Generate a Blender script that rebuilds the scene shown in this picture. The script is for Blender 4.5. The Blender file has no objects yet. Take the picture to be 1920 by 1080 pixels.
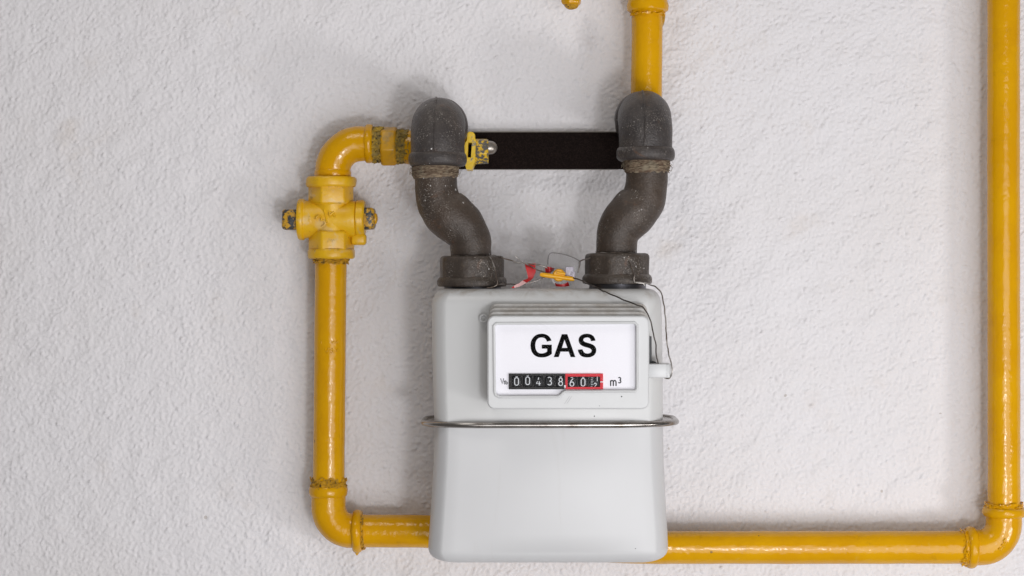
import bpy, bmesh, math, random
import numpy as np
from mathutils import Vector, noise
from mathutils.geometry import tessellate_polygon

random.seed(7)
R = math.radians
scene = bpy.context.scene
col = scene.collection

# ------------------------------------------------------------------ camera
D = 1.6                       # camera to wall, metres
F = D / 0.00046               # focal length in picture pixels (1920 wide)
CX, CY = 1000.0, 510.0        # where the optical axis meets the picture
cam_d = bpy.data.cameras.new('camera')
cam = bpy.data.objects.new('camera', cam_d)
col.objects.link(cam)
cam.location = (0, -D, 0)
cam.rotation_euler = (R(90), 0, 0)
cam_d.sensor_width = 36
cam_d.lens = F / 1920 * 36
cam_d.shift_x = -(CX - 960) / 1920
cam_d.shift_y = -(540 - CY) / 1920
cam_d.clip_start = 0.01
cam_d.clip_end = 50
scene.camera = cam

# ------------------------------------------------------------------ light
scene.view_settings.view_transform = 'Standard'
scene.view_settings.look = 'None'
scene.view_settings.gamma = 1
scene.view_settings.exposure = 0
world = bpy.data.worlds.new('World')
scene.world = world
world.use_nodes = True
bg = world.node_tree.nodes['Background']
bg.inputs['Color'].default_value = (1.0, 0.945, 0.905, 1)
bg.inputs['Strength'].default_value = 0.14


def area(name, loc, target, size, power, color):
    l = bpy.data.lights.new(name, 'AREA')
    l.shape = 'DISK'
    l.size = size
    l.energy = power
    l.color = color
    o = bpy.data.objects.new(name, l)
    col.objects.link(o)
    o.location = loc
    o.rotation_euler = (Vector(target) - Vector(loc)).to_track_quat('-Z', 'Y').to_euler()
    return o


key = area('key_lamp', (0.46, -1.60, -0.40), (0.0, 0, 0.0), 1.40, 15.9, (0.98, 0.97, 0.99))
key.data.specular_factor = 0.4
area('front_lamp', (0.30, -1.65, -0.36), (0.0, 0, 0.05), 0.16, 4.8, (0.975, 0.975, 1.0))
area('side_lamp', (1.06, -1.00, -0.48), (0.30, 0, -0.1), 0.24, 4.2, (1.0, 0.98, 0.98))
area('upper_fill_lamp', (-0.45, -0.95, 1.25), (-0.1, 0, 0.0), 0.60, 4.2, (1.0, 0.965, 0.935))  # fill lamp added high on the left to bring out plaster relief in shadow

# ------------------------------------------------------------------ helpers


def S(d):
    """metres per picture pixel at a distance d in front of the wall"""
    return (D - d) / F


def W(px, py, d):
    s = S(d)
    return Vector(((px - CX) * s, -d, -(py - CY) * s))


def root_of(o):
    while o.parent:
        o = o.parent
    return o


def obj(name, V, Fc, mat, parent=None, smooth=40, origin=None):
    """one mesh object from world-space vertices; children share their thing's origin"""
    if parent is not None:
        off = Vector(root_of(parent)['base'])
    else:
        off = Vector(origin) if origin is not None else Vector((0, 0, 0))
    me = bpy.data.meshes.new(name)
    me.from_pydata([tuple(Vector(v) - off) for v in V], [], [tuple(f) for f in Fc])
    me.validate()
    bm = bmesh.new()
    bm.from_mesh(me)
    bmesh.ops.recalc_face_normals(bm, faces=bm.faces)
    bm.to_mesh(me)
    bm.free()
    if smooth:
        me.polygons.foreach_set('use_smooth', [True] * len(me.polygons))
        me.set_sharp_from_angle(angle=R(smooth))
    for m in (mat if isinstance(mat, (list, tuple)) else [mat]):
        me.materials.append(m)
    o = bpy.data.objects.new(name, me)
    col.objects.link(o)
    if parent is not None:
        o.parent = parent
    else:
        o.location = off
        o['base'] = tuple(off)
    return o


def thing(name, label, cat, base, group=None):
    o = bpy.data.objects.new(name, None)
    o.empty_display_size = 0.02
    col.objects.link(o)
    o.location = base
    o['base'] = tuple(base)
    tag(o, label, cat, group)
    return o


def tag(o, label, cat, group=None):
    o['label'] = label
    o['category'] = cat
    if group:
        o['group'] = group


class MB:
    """collects shapes into one vertex / face list"""

    def __init__(self):
        self.V, self.F = [], []

    def add(self, VF):
        n = len(self.V)
        self.V += [Vector(v) for v in VF[0]]
        self.F += [[i + n for i in f] for f in VF[1]]
        return self

    def build(self, name, mat, parent=None, smooth=40, origin=None):
        return obj(name, self.V, self.F, mat, parent, smooth, origin)


def resample(pts, step):
    out = [Vector(pts[0])]
    for a, b in zip(pts[:-1], pts[1:]):
        a, b = Vector(a), Vector(b)
        n = max(1, int(math.ceil((b - a).length / step)))
        for k in range(1, n + 1):
            out.append(a.lerp(b, k / n))
    return out


def spline(pts, n=8, closed=False):
    P = [Vector(p) for p in pts]
    out = []
    N = len(P)
    for i in range(N if closed else N - 1):
        p1, p2 = P[i % N], P[(i + 1) % N]
        p0 = P[(i - 1) % N] if (closed or i > 0) else p1 * 2 - p2
        p3 = P[(i + 2) % N] if (closed or i + 2 < N) else p2 * 2 - p1
        for k in range(n):
            t = k / n
            out.append(0.5 * ((2 * p1) + (p2 - p0) * t + (2 * p0 - 5 * p1 + 4 * p2 - p3) * t * t
                              + (3 * p1 - p0 - 3 * p2 + p3) * t ** 3))
    if not closed:
        out.append(P[-1])
    return out


def sweep(path, radii, seg=24, cap=True, up=(0, -1, 0.013), phase=0.0, closed=False, squash=1.0):
    path = [Vector(p) for p in path]
    n = len(path)
    if not isinstance(radii, (list, tuple)):
        radii = [radii] * n
    tang = []
    for i in range(n):
        if closed:
            t = path[(i + 1) % n] - path[i - 1]
        else:
            t = path[min(i + 1, n - 1)] - path[max(i - 1, 0)]
        tang.append(t.normalized())
    u = Vector(up)
    u = (u - tang[0] * u.dot(tang[0])).normalized()
    V, Fc = [], []
    for i in range(n):
        u = (u - tang[i] * u.dot(tang[i])).normalized()
        w = tang[i].cross(u)
        for k in range(seg):
            a = 2 * math.pi * (k / seg) + phase
            V.append(path[i] + (u * math.cos(a) + w * math.sin(a) * squash) * radii[i])
    for i in range(n if closed else n - 1):
        j = (i + 1) % n
        for k in range(seg):
            l = (k + 1) % seg
            Fc.append((i * seg + k, i * seg + l, j * seg + l, j * seg + k))
    if cap and not closed:
        Fc.append(tuple(range(seg)))
        Fc.append(tuple(range((n - 1) * seg, n * seg))[::-1])
    return V, Fc


def lathe(p0, p1, prof, seg=40, phase=0.0):
    """prof: (fraction along p0-p1, radius in m)"""
    p0, p1 = Vector(p0), Vector(p1)
    ax = (p1 - p0).normalized()
    u = Vector((0, -1, 0.013))
    u = (u - ax * u.dot(ax)).normalized()
    w = ax.cross(u)
    V, Fc = [], []
    for t, r in prof:
        for k in range(seg):
            a = 2 * math.pi * k / seg + phase
            V.append(p0.lerp(p1, t) + (u * math.cos(a) + w * math.sin(a)) * r)
    n = len(prof)
    for i in range(n - 1):
        for k in range(seg):
            l = (k + 1) % seg
            Fc.append((i * seg + k, i * seg + l, (i + 1) * seg + l, (i + 1) * seg + k))
    Fc.append(tuple(range(seg)))
    Fc.append(tuple(range((n - 1) * seg, n * seg))[::-1])
    return V, Fc


def bead(p0, p1, r0, r1, n=8, seg=48):
    """a rounded collar between p0 and p1: radius r0 at its ends, r1 in the middle"""
    prof = []
    for k in range(n + 1):
        a = math.pi * k / n
        prof.append((0.5 - 0.5 * math.cos(a), r0 + (r1 - r0) * math.sin(a) ** 0.7 if 0 < k < n else r0))
    return lathe(p0, p1, prof, seg)


def lumps(VF, amp, freq, seed=0.0, octave=0.5):
    """push the surface in and out by noise, for cast or thickly painted skins"""
    V, Fc = VF
    me = bpy.data.meshes.new('tmp')
    me.from_pydata([tuple(v) for v in V], [], [tuple(f) for f in Fc])
    me.update()
    bm = bmesh.new()
    bm.from_mesh(me)
    bmesh.ops.recalc_face_normals(bm, faces=bm.faces)
    bm.normal_update()
    out = []
    for v in bm.verts:
        q = Vector(v.co) * freq + Vector((seed, seed * 1.7, -seed))
        h = noise.noise(q) + octave * noise.noise(q * 2.7)
        out.append(v.co + v.normal * h * amp)
    out = [Vector(v) for v in out]
    bm.free()
    bpy.data.meshes.remove(me)
    return out, Fc


def box(c0, c1, bev=0.0, seg=2):
    bm = bmesh.new()
    bmesh.ops.create_cube(bm, size=1)
    c0, c1 = [Vector((f(p, q) for p, q in zip(c0, c1))) for f in (min, max)]
    for v in bm.verts:
        v.co = Vector((c0[i] + (v.co[i] + 0.5) * (c1[i] - c0[i]) for i in range(3)))
    if bev:
        bmesh.ops.bevel(bm, geom=list(bm.edges), offset=bev, segments=seg, profile=0.5, affect='EDGES')
    V = [v.co.copy() for v in bm.verts]
    Fc = [[v.index for v in f.verts] for f in bm.faces]
    bm.free()
    return V, Fc


def pbox(px0, py0, px1, py1, d0, d1, bev=0.0, seg=2):
    """a box from picture extents measured at its front d1, reaching back to d0"""
    a, b = W(px0, py1, d1), W(px1, py0, d1)
    return box((a.x, -d1, a.z), (b.x, -d0, b.z), bev, seg)


def extrude(outer, holes, d0, d1, bev=0.0):
    """flat outline (x, z world) with holes, from depth d0 to its front d1"""
    loops = [[Vector((p[0], p[1], 0)) for p in outer]] + [[Vector((p[0], p[1], 0)) for p in h] for h in holes]
    tris = tessellate_polygon(loops)
    flat = [p for l in loops for p in l]
    n = len(flat)
    V = [Vector((p.x, -d1, p.y)) for p in flat] + [Vector((p.x, -d0, p.y)) for p in flat]
    Fc = [tuple(t) for t in tris] + [tuple(i + n for i in t)[::-1] for t in tris]
    base = 0
    for l in loops:
        m = len(l)
        for i in range(m):
            j = (i + 1) % m
            Fc.append((base + i, base + j, base + j + n, base + i + n))
        base += m
    return V, Fc


def rounded_rect(x0, z0, x1, z1, r, n=6):
    pts = []
    for cx, cz, a0 in ((x1 - r, z1 - r, 0), (x0 + r, z1 - r, 90), (x0 + r, z0 + r, 180), (x1 - r, z0 + r, 270)):
        for k in range(n + 1):
            a = R(a0 + 90 * k / n)
            pts.append((cx + r * math.cos(a), cz + r * math.sin(a)))
    return pts


def inset_loop(pts, o):
    """move a convex closed outline inwards by o"""
    n = len(pts)
    out = []
    area2 = sum(pts[i][0] * pts[(i + 1) % n][1] - pts[(i + 1) % n][0] * pts[i][1] for i in range(n))
    sg = 1 if area2 > 0 else -1
    for i in range(n):
        a, b, c = Vector(pts[i - 1]), Vector(pts[i]), Vector(pts[(i + 1) % n])
        e1, e2 = (b - a), (c - b)
        e1 = e1.normalized() if e1.length > 1e-9 else e2.normalized()
        e2 = e2.normalized() if e2.length > 1e-9 else e1
        n1, n2 = Vector((-e1.y, e1.x)) * sg, Vector((-e2.y, e2.x)) * sg
        m = (n1 + n2)
        m = m / max(0.3, m.length_squared / 2) if m.length > 1e-6 else n1
        out.append((b.x + m.x * o, b.y + m.y * o))
    return out


def slab(outline, d0, d1, bev=0.0015, n=4, cap_back=True):
    """outline extruded towards the camera with a rounded front edge"""
    V, Fc = [], []
    rings = [(0, d0)]
    for k in range(n + 1):
        a = R(90 * k / n)
        rings.append((bev * (1 - math.cos(a)), d1 - bev + bev * math.sin(a)))
    m = len(outline)
    for ins, d in rings:
        for p in inset_loop(outline, ins):
            V.append(Vector((p[0], -d, p[1])))
    for i in range(len(rings) - 1):
        for k in range(m):
            l = (k + 1) % m
            Fc.append((i * m + k, i * m + l, (i + 1) * m + l, (i + 1) * m + k))
    Fc.append(tuple(range((len(rings) - 1) * m, len(rings) * m)))
    if cap_back:
        Fc.append(tuple(range(m))[::-1])
    return V, Fc


def pxloop(pts, d):
    return [(W(x, y, d).x, W(x, y, d).z) for x, y in pts]


# ------------------------------------------------------------------ materials


class N:
    def __init__(self, name):
        self.m = bpy.data.materials.new(name)
        self.m.use_nodes = True
        self.t = self.m.node_tree
        self.b = self.t.nodes['Principled BSDF']
        self.co = self.t.nodes.new('ShaderNodeTexCoord').outputs['Object']

    def noise(self, scale, detail=4, rough=0.55, dist=0.0, vec=None):
        n = self.t.nodes.new('ShaderNodeTexNoise')
        n.inputs['Scale'].default_value = scale
        n.inputs['Detail'].default_value = detail
        n.inputs['Roughness'].default_value = rough
        n.inputs['Distortion'].default_value = dist
        self.t.links.new(vec or self.co, n.inputs['Vector'])
        return n.outputs['Fac']

    def stretch(self, s):
        n = self.t.nodes.new('ShaderNodeMapping')
        n.inputs['Scale'].default_value = s
        self.t.links.new(self.co, n.inputs['Vector'])
        return n.outputs['Vector']

    def spots(self, scale, size, keep):
        """sparse round specks: 1 inside a speck"""
        v = self.t.nodes.new('ShaderNodeTexVoronoi')
        v.inputs['Scale'].default_value = scale
        self.t.links.new(self.co, v.inputs['Vector'])
        sep = self.t.nodes.new('ShaderNodeSeparateColor')
        self.t.links.new(v.outputs['Color'], sep.inputs['Color'])
        a = self.math('LESS_THAN', v.outputs['Distance'], self.math('MULTIPLY', self.math('MULTIPLY', sep.outputs['Green'], sep.outputs['Green']), size * 1.6))
        k = self.math('LESS_THAN', sep.outputs['Red'], keep)
        return self.math('MULTIPLY', a, k)

    def math(self, op, a, b=0.0):
        n = self.t.nodes.new('ShaderNodeMath')
        n.operation = op
        for i, x in enumerate((a, b)):
            if isinstance(x, (int, float)):
                n.inputs[i].default_value = x
            else:
                self.t.links.new(x, n.inputs[i])
        return n.outputs[0]

    def ramp(self, fac, lo, hi):
        n = self.t.nodes.new('ShaderNodeMapRange')
        n.interpolation_type = 'SMOOTHSTEP'
        n.inputs['From Min'].default_value = lo
        n.inputs['From Max'].default_value = hi
        self.t.links.new(fac, n.inputs['Value'])
        return n.outputs['Result']

    def mix(self, fac, a, b):
        n = self.t.nodes.new('ShaderNodeMix')
        n.data_type = 'RGBA'
        if isinstance(fac, (int, float)):
            n.inputs['Factor'].default_value = fac
        else:
            self.t.links.new(fac, n.inputs['Factor'])
        for key, x in (('A', a), ('B', b)):
            s = [i for i in n.inputs if i.name == key and i.type == 'RGBA'][0]
            if isinstance(x, tuple):
                s.default_value = (*x, 1)
            else:
                self.t.links.new(x, s)
        return [o for o in n.outputs if o.type == 'RGBA'][0]

    def set(self, key, x):
        s = self.b.inputs[key]
        if isinstance(x, tuple):
            s.default_value = (*x, 1) if len(x) == 3 else x
        elif isinstance(x, (int, float)):
            s.default_value = x
        else:
            self.t.links.new(x, s)
        return self

    def bump(self, h, dist, strength=1.0):
        n = self.t.nodes.new('ShaderNodeBump')
        n.inputs['Strength'].default_value = strength
        n.inputs['Distance'].default_value = dist
        self.t.links.new(h, n.inputs['Height'])
        self.t.links.new(n.outputs['Normal'], self.b.inputs['Normal'])
        return self


def plain(name, c, rough=0.5, metal=0.0, **kw):
    n = N(name).set('Base Color', c).set('Roughness', rough).set('Metallic', metal)
    for k, v in kw.items():
        n.set(k, v)
    return n.m


# white roughcast plaster
n = N('plaster')
c = n.mix(n.ramp(n.noise(5, 5), 0.42, 0.75), (0.762, 0.748, 0.762), (0.742, 0.722, 0.726))
c = n.mix(n.math('MULTIPLY', n.ramp(n.noise(14, 6, 0.65), 0.57, 0.80), 0.42), c, (0.66, 0.58, 0.50))
c = n.mix(n.math('MULTIPLY', n.spots(60, 0.06, 0.06), 0.45), c, (0.30, 0.24, 0.18))
n.set('Base Color', c).set('Roughness', 0.85).set('Specular IOR Level', 0.25)
n.bump(n.math('ADD', n.noise(900, 3, 0.6), n.math('MULTIPLY', n.noise(330, 3, 0.6, 0.4), 1.6)), 0.0007, 0.55)
M_WALL = n.m

# thick glossy ochre enamel on the pipes
n = N('ochre_enamel')
c = n.mix(n.ramp(n.noise(26, 5, 0.6), 0.35, 0.7), (0.675, 0.345, 0.001), (0.625, 0.303, 0.001))
c = n.mix(n.math('MULTIPLY', n.ramp(n.noise(70, 6, 0.7), 0.58, 0.78), 0.55), c, (0.40, 0.19, 0.006))
c = n.mix(n.math('MULTIPLY', n.ramp(n.noise(9, 6, 0.7, 0.6), 0.56, 0.72), 0.40), c, (0.50, 0.225, 0.003))
c = n.mix(n.math('MULTIPLY', n.ramp(n.noise(33, 5, 0.65, 0.8), 0.64, 0.72), 0.22), c, (0.62, 0.44, 0.16))
c = n.mix(n.math('MULTIPLY', n.spots(150, 0.12, 0.06), 0.7), c, (0.10, 0.06, 0.02))
n.set('Base Color', c).set('Roughness', n.math('ADD', 0.07, n.math('MULTIPLY', n.noise(90, 3), 0.15)))
n.set('Specular IOR Level', 0.36)
n.bump(n.math('ADD', n.noise(130, 3, 0.5, 0.3), n.math('MULTIPLY', n.noise(480, 2), 0.25)), 0.0010, 0.55)
M_YELLOW = n.m

# lemon paint with chalky patches on the valve
n = N('worn_lemon_paint')
c = n.mix(n.ramp(n.noise(60, 4, 0.6), 0.35, 0.7), (0.73, 0.425, 0.007), (0.67, 0.36, 0.005))
c = n.mix(n.math('MULTIPLY', n.ramp(n.noise(75, 3, 0.5, 0.8), 0.56, 0.68), 0.55), c, (0.62, 0.45, 0.20))
c = n.mix(n.math('MULTIPLY', n.ramp(n.noise(110, 6, 0.72), 0.57, 0.70), 0.75), c, (0.24, 0.155, 0.03))
n.set('Base Color', c).set('Roughness', 0.36)
n.bump(n.noise(220, 4, 0.6, 0.3), 0.0008, 0.4)
M_LEMON = n.m

n = N('dirty_ochre')
c = n.mix(n.ramp(n.noise(60, 4, 0.6), 0.35, 0.7), (0.60, 0.31, 0.004), (0.52, 0.25, 0.006))
c = n.mix(n.math('MULTIPLY', n.ramp(n.noise(120, 6, 0.7, 0.5), 0.48, 0.66), 0.75), c, (0.30, 0.20, 0.06))
n.set('Base Color', c).set('Roughness', 0.4)
n.bump(n.noise(220, 4, 0.6, 0.3), 0.0010, 0.5)
M_LEMONDIRT = n.m

# chipped paint on the plug and stems
n = N('chipped_paint')
c = n.mix(n.ramp(n.noise(210, 5, 0.6), 0.47, 0.53), (0.66, 0.42, 0.02), (0.10, 0.095, 0.085))
n.set('Base Color', c).set('Roughness', 0.38)
n.bump(n.noise(260, 4), 0.0008, 0.5)
M_CHIP = n.m
n = N('flange_paint')
c = n.mix(n.ramp(n.noise(170, 5, 0.6), 0.57, 0.63), (0.72, 0.47, 0.015), (0.22, 0.20, 0.15))
n.set('Base Color', c).set('Roughness', 0.34)
n.bump(n.noise(260, 4), 0.0008, 0.5)
M_FLANGE = n.m
n = N('tarred_stem')
c = n.mix(n.ramp(n.noise(230, 5, 0.7), 0.46, 0.56), (0.035, 0.040, 0.045), (0.55, 0.30, 0.02))
n.set('Base Color', c).set('Roughness', 0.4)
n.bump(n.noise(300, 4), 0.001, 0.6)
M_STEM = n.m

# paint over old thread sealant
n = N('crusted_paint')
c = n.mix(n.ramp(n.noise(260, 5, 0.65), 0.48, 0.68), (0.60, 0.31, 0.004), (0.27, 0.15, 0.015))
c = n.mix(n.ramp(n.noise(330, 4, 0.6), 0.59, 0.66), c, (0.035, 0.028, 0.012))
n.set('Base Color', c).set('Roughness', 0.55)
n.bump(n.noise(420, 5, 0.7), 0.002, 0.9)
M_CRUST = n.m
n = N('olive_crust')
c = n.mix(n.ramp(n.noise(240, 5, 0.65), 0.36, 0.60), (0.52, 0.33, 0.03), (0.27, 0.19, 0.05))
c = n.mix(n.ramp(n.noise(400, 4, 0.6), 0.54, 0.70), c, (0.040, 0.034, 0.014))
n.set('Base Color', c).set('Roughness', 0.6)
n.bump(n.noise(420, 5, 0.7), 0.002, 0.9)
M_OLIVE = n.m

# malleable iron, dusty and spattered with white paint


def iron(name, a, b, dust, rough, spk):
    n = N(name)
    c = n.mix(n.ramp(n.noise(32, 5, 0.6), 0.36, 0.66), a, b)
    c = n.mix(n.math('MULTIPLY', n.ramp(n.noise(420, 3, 0.7), 0.52, 0.72), 0.5), c, dust)
    g = n.t.nodes.new('ShaderNodeNewGeometry')
    sp = n.t.nodes.new('ShaderNodeSeparateXYZ')
    n.t.links.new(g.outputs['Normal'], sp.inputs['Vector'])
    settled = n.math('MULTIPLY', n.ramp(sp.outputs['Z'], 0.15, 1.0), n.ramp(n.noise(120, 5, 0.7), 0.25, 0.7))   # dust lying on upward faces
    c = n.mix(n.math('MULTIPLY', settled, 0.45), c, (0.21, 0.175, 0.145))
    c = n.mix(n.math('MULTIPLY', n.ramp(n.noise(52, 6, 0.7, 0.5), 0.58, 0.72), 0.55), c, (0.13, 0.062, 0.030))
    m = n.math('MULTIPLY', n.ramp(n.noise(45, 4, 0.6), 0.50, 0.66), n.ramp(n.noise(900, 2, 0.7), 0.58, 0.66))
    c = n.mix(n.math('MULTIPLY', m, spk), c, (0.50, 0.46, 0.41))
    c = n.mix(n.math('MULTIPLY', n.spots(150, 0.095, 0.45), n.ramp(n.noise(30, 2), 0.48, 0.56)), c, (0.60, 0.59, 0.58))
    c = n.mix(n.math('MULTIPLY', n.spots(480, 0.17, 0.30), n.ramp(n.noise(38, 4, 0.6), 0.48, 0.62)), c, (0.50, 0.48, 0.46))
    n.set('Base Color', c).set('Roughness', rough).set('Metallic', 0.15)
    n.bump(n.math('ADD', n.noise(700, 4, 0.65), n.math('MULTIPLY', n.noise(160, 3), 0.9)), 0.0009, 0.65)
    return n.m


M_ELBOW = iron('dark_iron', (0.040, 0.035, 0.035), (0.054, 0.045, 0.041), (0.125, 0.108, 0.095), 0.42, 0.65)
M_NECK = iron('brown_iron', (0.047, 0.035, 0.027), (0.062, 0.043, 0.031), (0.115, 0.085, 0.062), 0.41, 0.75)
M_NUT = iron('nut_iron', (0.054, 0.041, 0.032), (0.042, 0.032, 0.025), (0.12, 0.09, 0.064), 0.40, 0.85)

n = N('hemp_fibre')
v = n.stretch((140, 140, 900))
c = n.mix(n.ramp(n.noise(1.0, 5, 0.65, 1.2, v), 0.36, 0.62), (0.30, 0.235, 0.155), (0.085, 0.045, 0.028))
c = n.mix(n.ramp(n.noise(90, 3), 0.5, 0.7), c, (0.24, 0.20, 0.14))
n.set('Base Color', c).set('Roughness', 0.85)
n.bump(n.noise(1.0, 5, 0.65, 1.2, v), 0.0015, 0.9)
M_HEMP = n.m

n = N('black_lacquer')
c = n.mix(n.ramp(n.noise(900, 3, 0.7), 0.40, 0.75), (0.0075, 0.0048, 0.0042), (0.021, 0.0135, 0.0115))
n.set('Base Color', c).set('Roughness', 0.8).set('Specular IOR Level', 0.06)
n.bump(n.noise(1200, 3), 0.0003, 0.3)
M_BAR = n.m
M_BARMETAL = plain('bare_bracket_metal', (0.34, 0.31, 0.27), 0.5, 0.3)

# meter enamel
n = N('meter_enamel')
c = n.mix(n.ramp(n.noise(12, 4), 0.3, 0.7), (0.580, 0.585, 0.590), (0.564, 0.568, 0.573))
c = n.mix(n.math('MULTIPLY', n.ramp(n.noise(1.0, 5, 0.65, 0.6, n.stretch((60, 60, 7))), 0.60, 0.80), 0.16), c, (0.40, 0.37, 0.33))
c = n.mix(n.math('MULTIPLY', n.ramp(n.noise(1.0, 4, 0.7, 0.2, n.stretch((30, 30, 300))), 0.70, 0.76), 0.12), c, (0.75, 0.75, 0.75))
c = n.mix(n.math('MULTIPLY', n.spots(34, 0.045, 0.10), 0.9), c, (0.10, 0.09, 0.08))
n.set('Base Color', c).set('Roughness', 0.40).set('Specular IOR Level', 0.40)
n.set('Coat Weight', 0.14).set('Coat Roughness', 0.34)
n.bump(n.noise(10, 2), 0.004, 0.10)
M_METER = n.m
n = N('meter_enamel_dusty_top')
c = n.mix(n.ramp(n.noise(12, 4), 0.3, 0.7), (0.608, 0.615, 0.610), (0.592, 0.597, 0.592))
geo = n.t.nodes.new('ShaderNodeNewGeometry')
sep = n.t.nodes.new('ShaderNodeSeparateXYZ')
n.t.links.new(geo.outputs['Normal'], sep.inputs['Vector'])
topm = n.math('MULTIPLY', n.ramp(sep.outputs['Z'], 0.25, 0.9), n.ramp(n.noise(55, 6, 0.7, 0.5), 0.45, 0.72))
c = n.mix(n.math('MULTIPLY', topm, 0.75), c, (0.33, 0.28, 0.22))
c = n.mix(n.math('MULTIPLY', n.spots(40, 0.05, 0.10), 0.85), c, (0.14, 0.12, 0.09))
c = n.mix(n.math('MULTIPLY', n.ramp(n.noise(38, 3, 0.5), 0.70, 0.76), 0.35), c, (0.62, 0.52, 0.36))
n.set('Base Color', c).set('Roughness', 0.38).set('Specular IOR Level', 0.4).set('Coat Weight', 0.14).set('Coat Roughness', 0.34)
M_METERTOP = n.m

n = N('counter_plastic')
c = n.mix(n.ramp(n.noise(30, 5, 0.6), 0.4, 0.7), (0.605, 0.615, 0.618), (0.580, 0.588, 0.588))
c = n.mix(n.math('MULTIPLY', n.spots(90, 0.05, 0.07), 0.8), c, (0.15, 0.13, 0.11))
n.set('Base Color', c).set('Roughness', 0.38)
M_PLASTIC = n.m
n = N('dusty_plastic')
c = n.mix(n.ramp(n.noise(70, 6, 0.65), 0.35, 0.7), (0.56, 0.555, 0.54), (0.40, 0.37, 0.33))
n.set('Base Color', c).set('Roughness', 0.55)
M_DUSTY = n.m
M_LABEL = plain('white_label', (0.885, 0.88, 0.925), 0.8, **{'Specular IOR Level': 0.1})
M_INK = plain('black_ink', (0.002, 0.002, 0.002), 0.8, **{'Specular IOR Level': 0.05})
M_GREYINK = plain('grey_ink', (0.025, 0.025, 0.03), 0.8, **{'Specular IOR Level': 0.05})
M_BLACK = plain('black_plastic', (0.006, 0.005, 0.005), 0.35, **{'Specular IOR Level': 0.2})
M_WHEEL = plain('wheel_black', (0.005, 0.0055, 0.007), 0.5, **{'Specular IOR Level': 0.3})
M_RED = plain('red_frame', (0.60, 0.022, 0.035), 0.4, **{'Specular IOR Level': 0.2})
M_WHITEINK = plain('white_ink', (0.66, 0.68, 0.71), 0.5)
M_SLOT = plain('dark_slot', (0.03, 0.033, 0.035), 0.5)

n = N('steel_band')
c = n.mix(n.ramp(n.noise(40, 5, 0.65), 0.40, 0.72), (0.38, 0.36, 0.34), (0.14, 0.11, 0.085))
n.set('Base Color', c).set('Metallic', 1.0).set('Roughness', n.math('ADD', 0.17, n.math('MULTIPLY', n.noise(120, 3), 0.16)))
M_STEEL = n.m
M_PORT = plain('dark_steel', (0.13, 0.13, 0.145), 0.32, 0.9)
n = N('seal_wire_metal')
c = n.mix(n.ramp(n.noise(60, 3), 0.4, 0.6), (0.52, 0.49, 0.46), (0.15, 0.12, 0.10))
n.set('Base Color', c).set('Metallic', 0.85).set('Roughness', 0.34)
M_WIRE = n.m
n = N('rusty_wire')
c = n.mix(n.ramp(n.noise(90, 3), 0.4, 0.6), (0.10, 0.085, 0.075), (0.055, 0.045, 0.04))
n.set('Base Color', c).set('Metallic', 0.5).set('Roughness', 0.45)
M_RUSTWIRE = n.m


n = N('red_ribbon')
c = n.mix(n.ramp(n.noise(120, 3), 0.4, 0.65), (0.56, 0.016, 0.02), (0.36, 0.010, 0.014))
n.set('Base Color', c).set('Roughness', 0.38).bump(n.noise(200, 3), 0.001, 0.4)
M_TAPE = n.m
M_PINK = plain('faded_ribbon', (0.72, 0.45, 0.44), 0.5)
M_SEAL = plain('seal_plastic', (0.80, 0.37, 0.006), 0.32, **{'Subsurface Weight': 0.1})
n = N('clear_plastic')
n.set('Base Color', (0.95, 0.95, 0.96)).set('Roughness', n.math('ADD', 0.08, n.math('MULTIPLY', n.noise(150, 4), 0.22)))
n.set('Transmission Weight', 0.96).set('IOR', 1.30)
M_CLEAR = n.m
mc = bpy.data.materials.new('clear_cover')
mc.use_nodes = True
nt = mc.node_tree
nt.nodes.remove(nt.nodes['Principled BSDF'])
tr, gl, fr_, mx = [nt.nodes.new(x) for x in ('ShaderNodeBsdfTransparent', 'ShaderNodeBsdfGlossy', 'ShaderNodeFresnel', 'ShaderNodeMixShader')]
tr.inputs['Color'].default_value = (0.985, 0.985, 0.985, 1)
gl.inputs['Roughness'].default_value = 0.06
fr_.inputs['IOR'].default_value = 1.06
nt.links.new(fr_.outputs[0], mx.inputs[0])
nt.links.new(tr.outputs[0], mx.inputs[1])
nt.links.new(gl.outputs[0], mx.inputs[2])
nt.links.new(mx.outputs[0], nt.nodes['Material Output'].inputs['Surface'])
M_COVER = mc

# ------------------------------------------------------------------ wall
NX, NZ = 1240, 794
X0, X1, Z0, Z1 = -0.68, 0.60, -0.42, 0.40
rng = np.random.default_rng(5)
dx = (X1 - X0) / (NX - 1)
fx = np.fft.fftfreq(NX, dx)[None, :]
fz = np.fft.fftfreq(NZ, (Z1 - Z0) / (NZ - 1))[:, None]
spec = np.fft.fft2(rng.standard_normal((NZ, NX)))
ca, sa = math.cos(R(35)), math.sin(R(35))
u_, v_ = fx * ca + fz * sa, (-fx * sa + fz * ca) * 0.72
kr = np.sqrt(u_ ** 2 + v_ ** 2) + 1e-6


def band(lam, w):
    return np.exp(-((np.log(kr * lam)) ** 2) / (2 * w * w))


def unit(a):
    return (a - a.mean()) / a.std()


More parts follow.
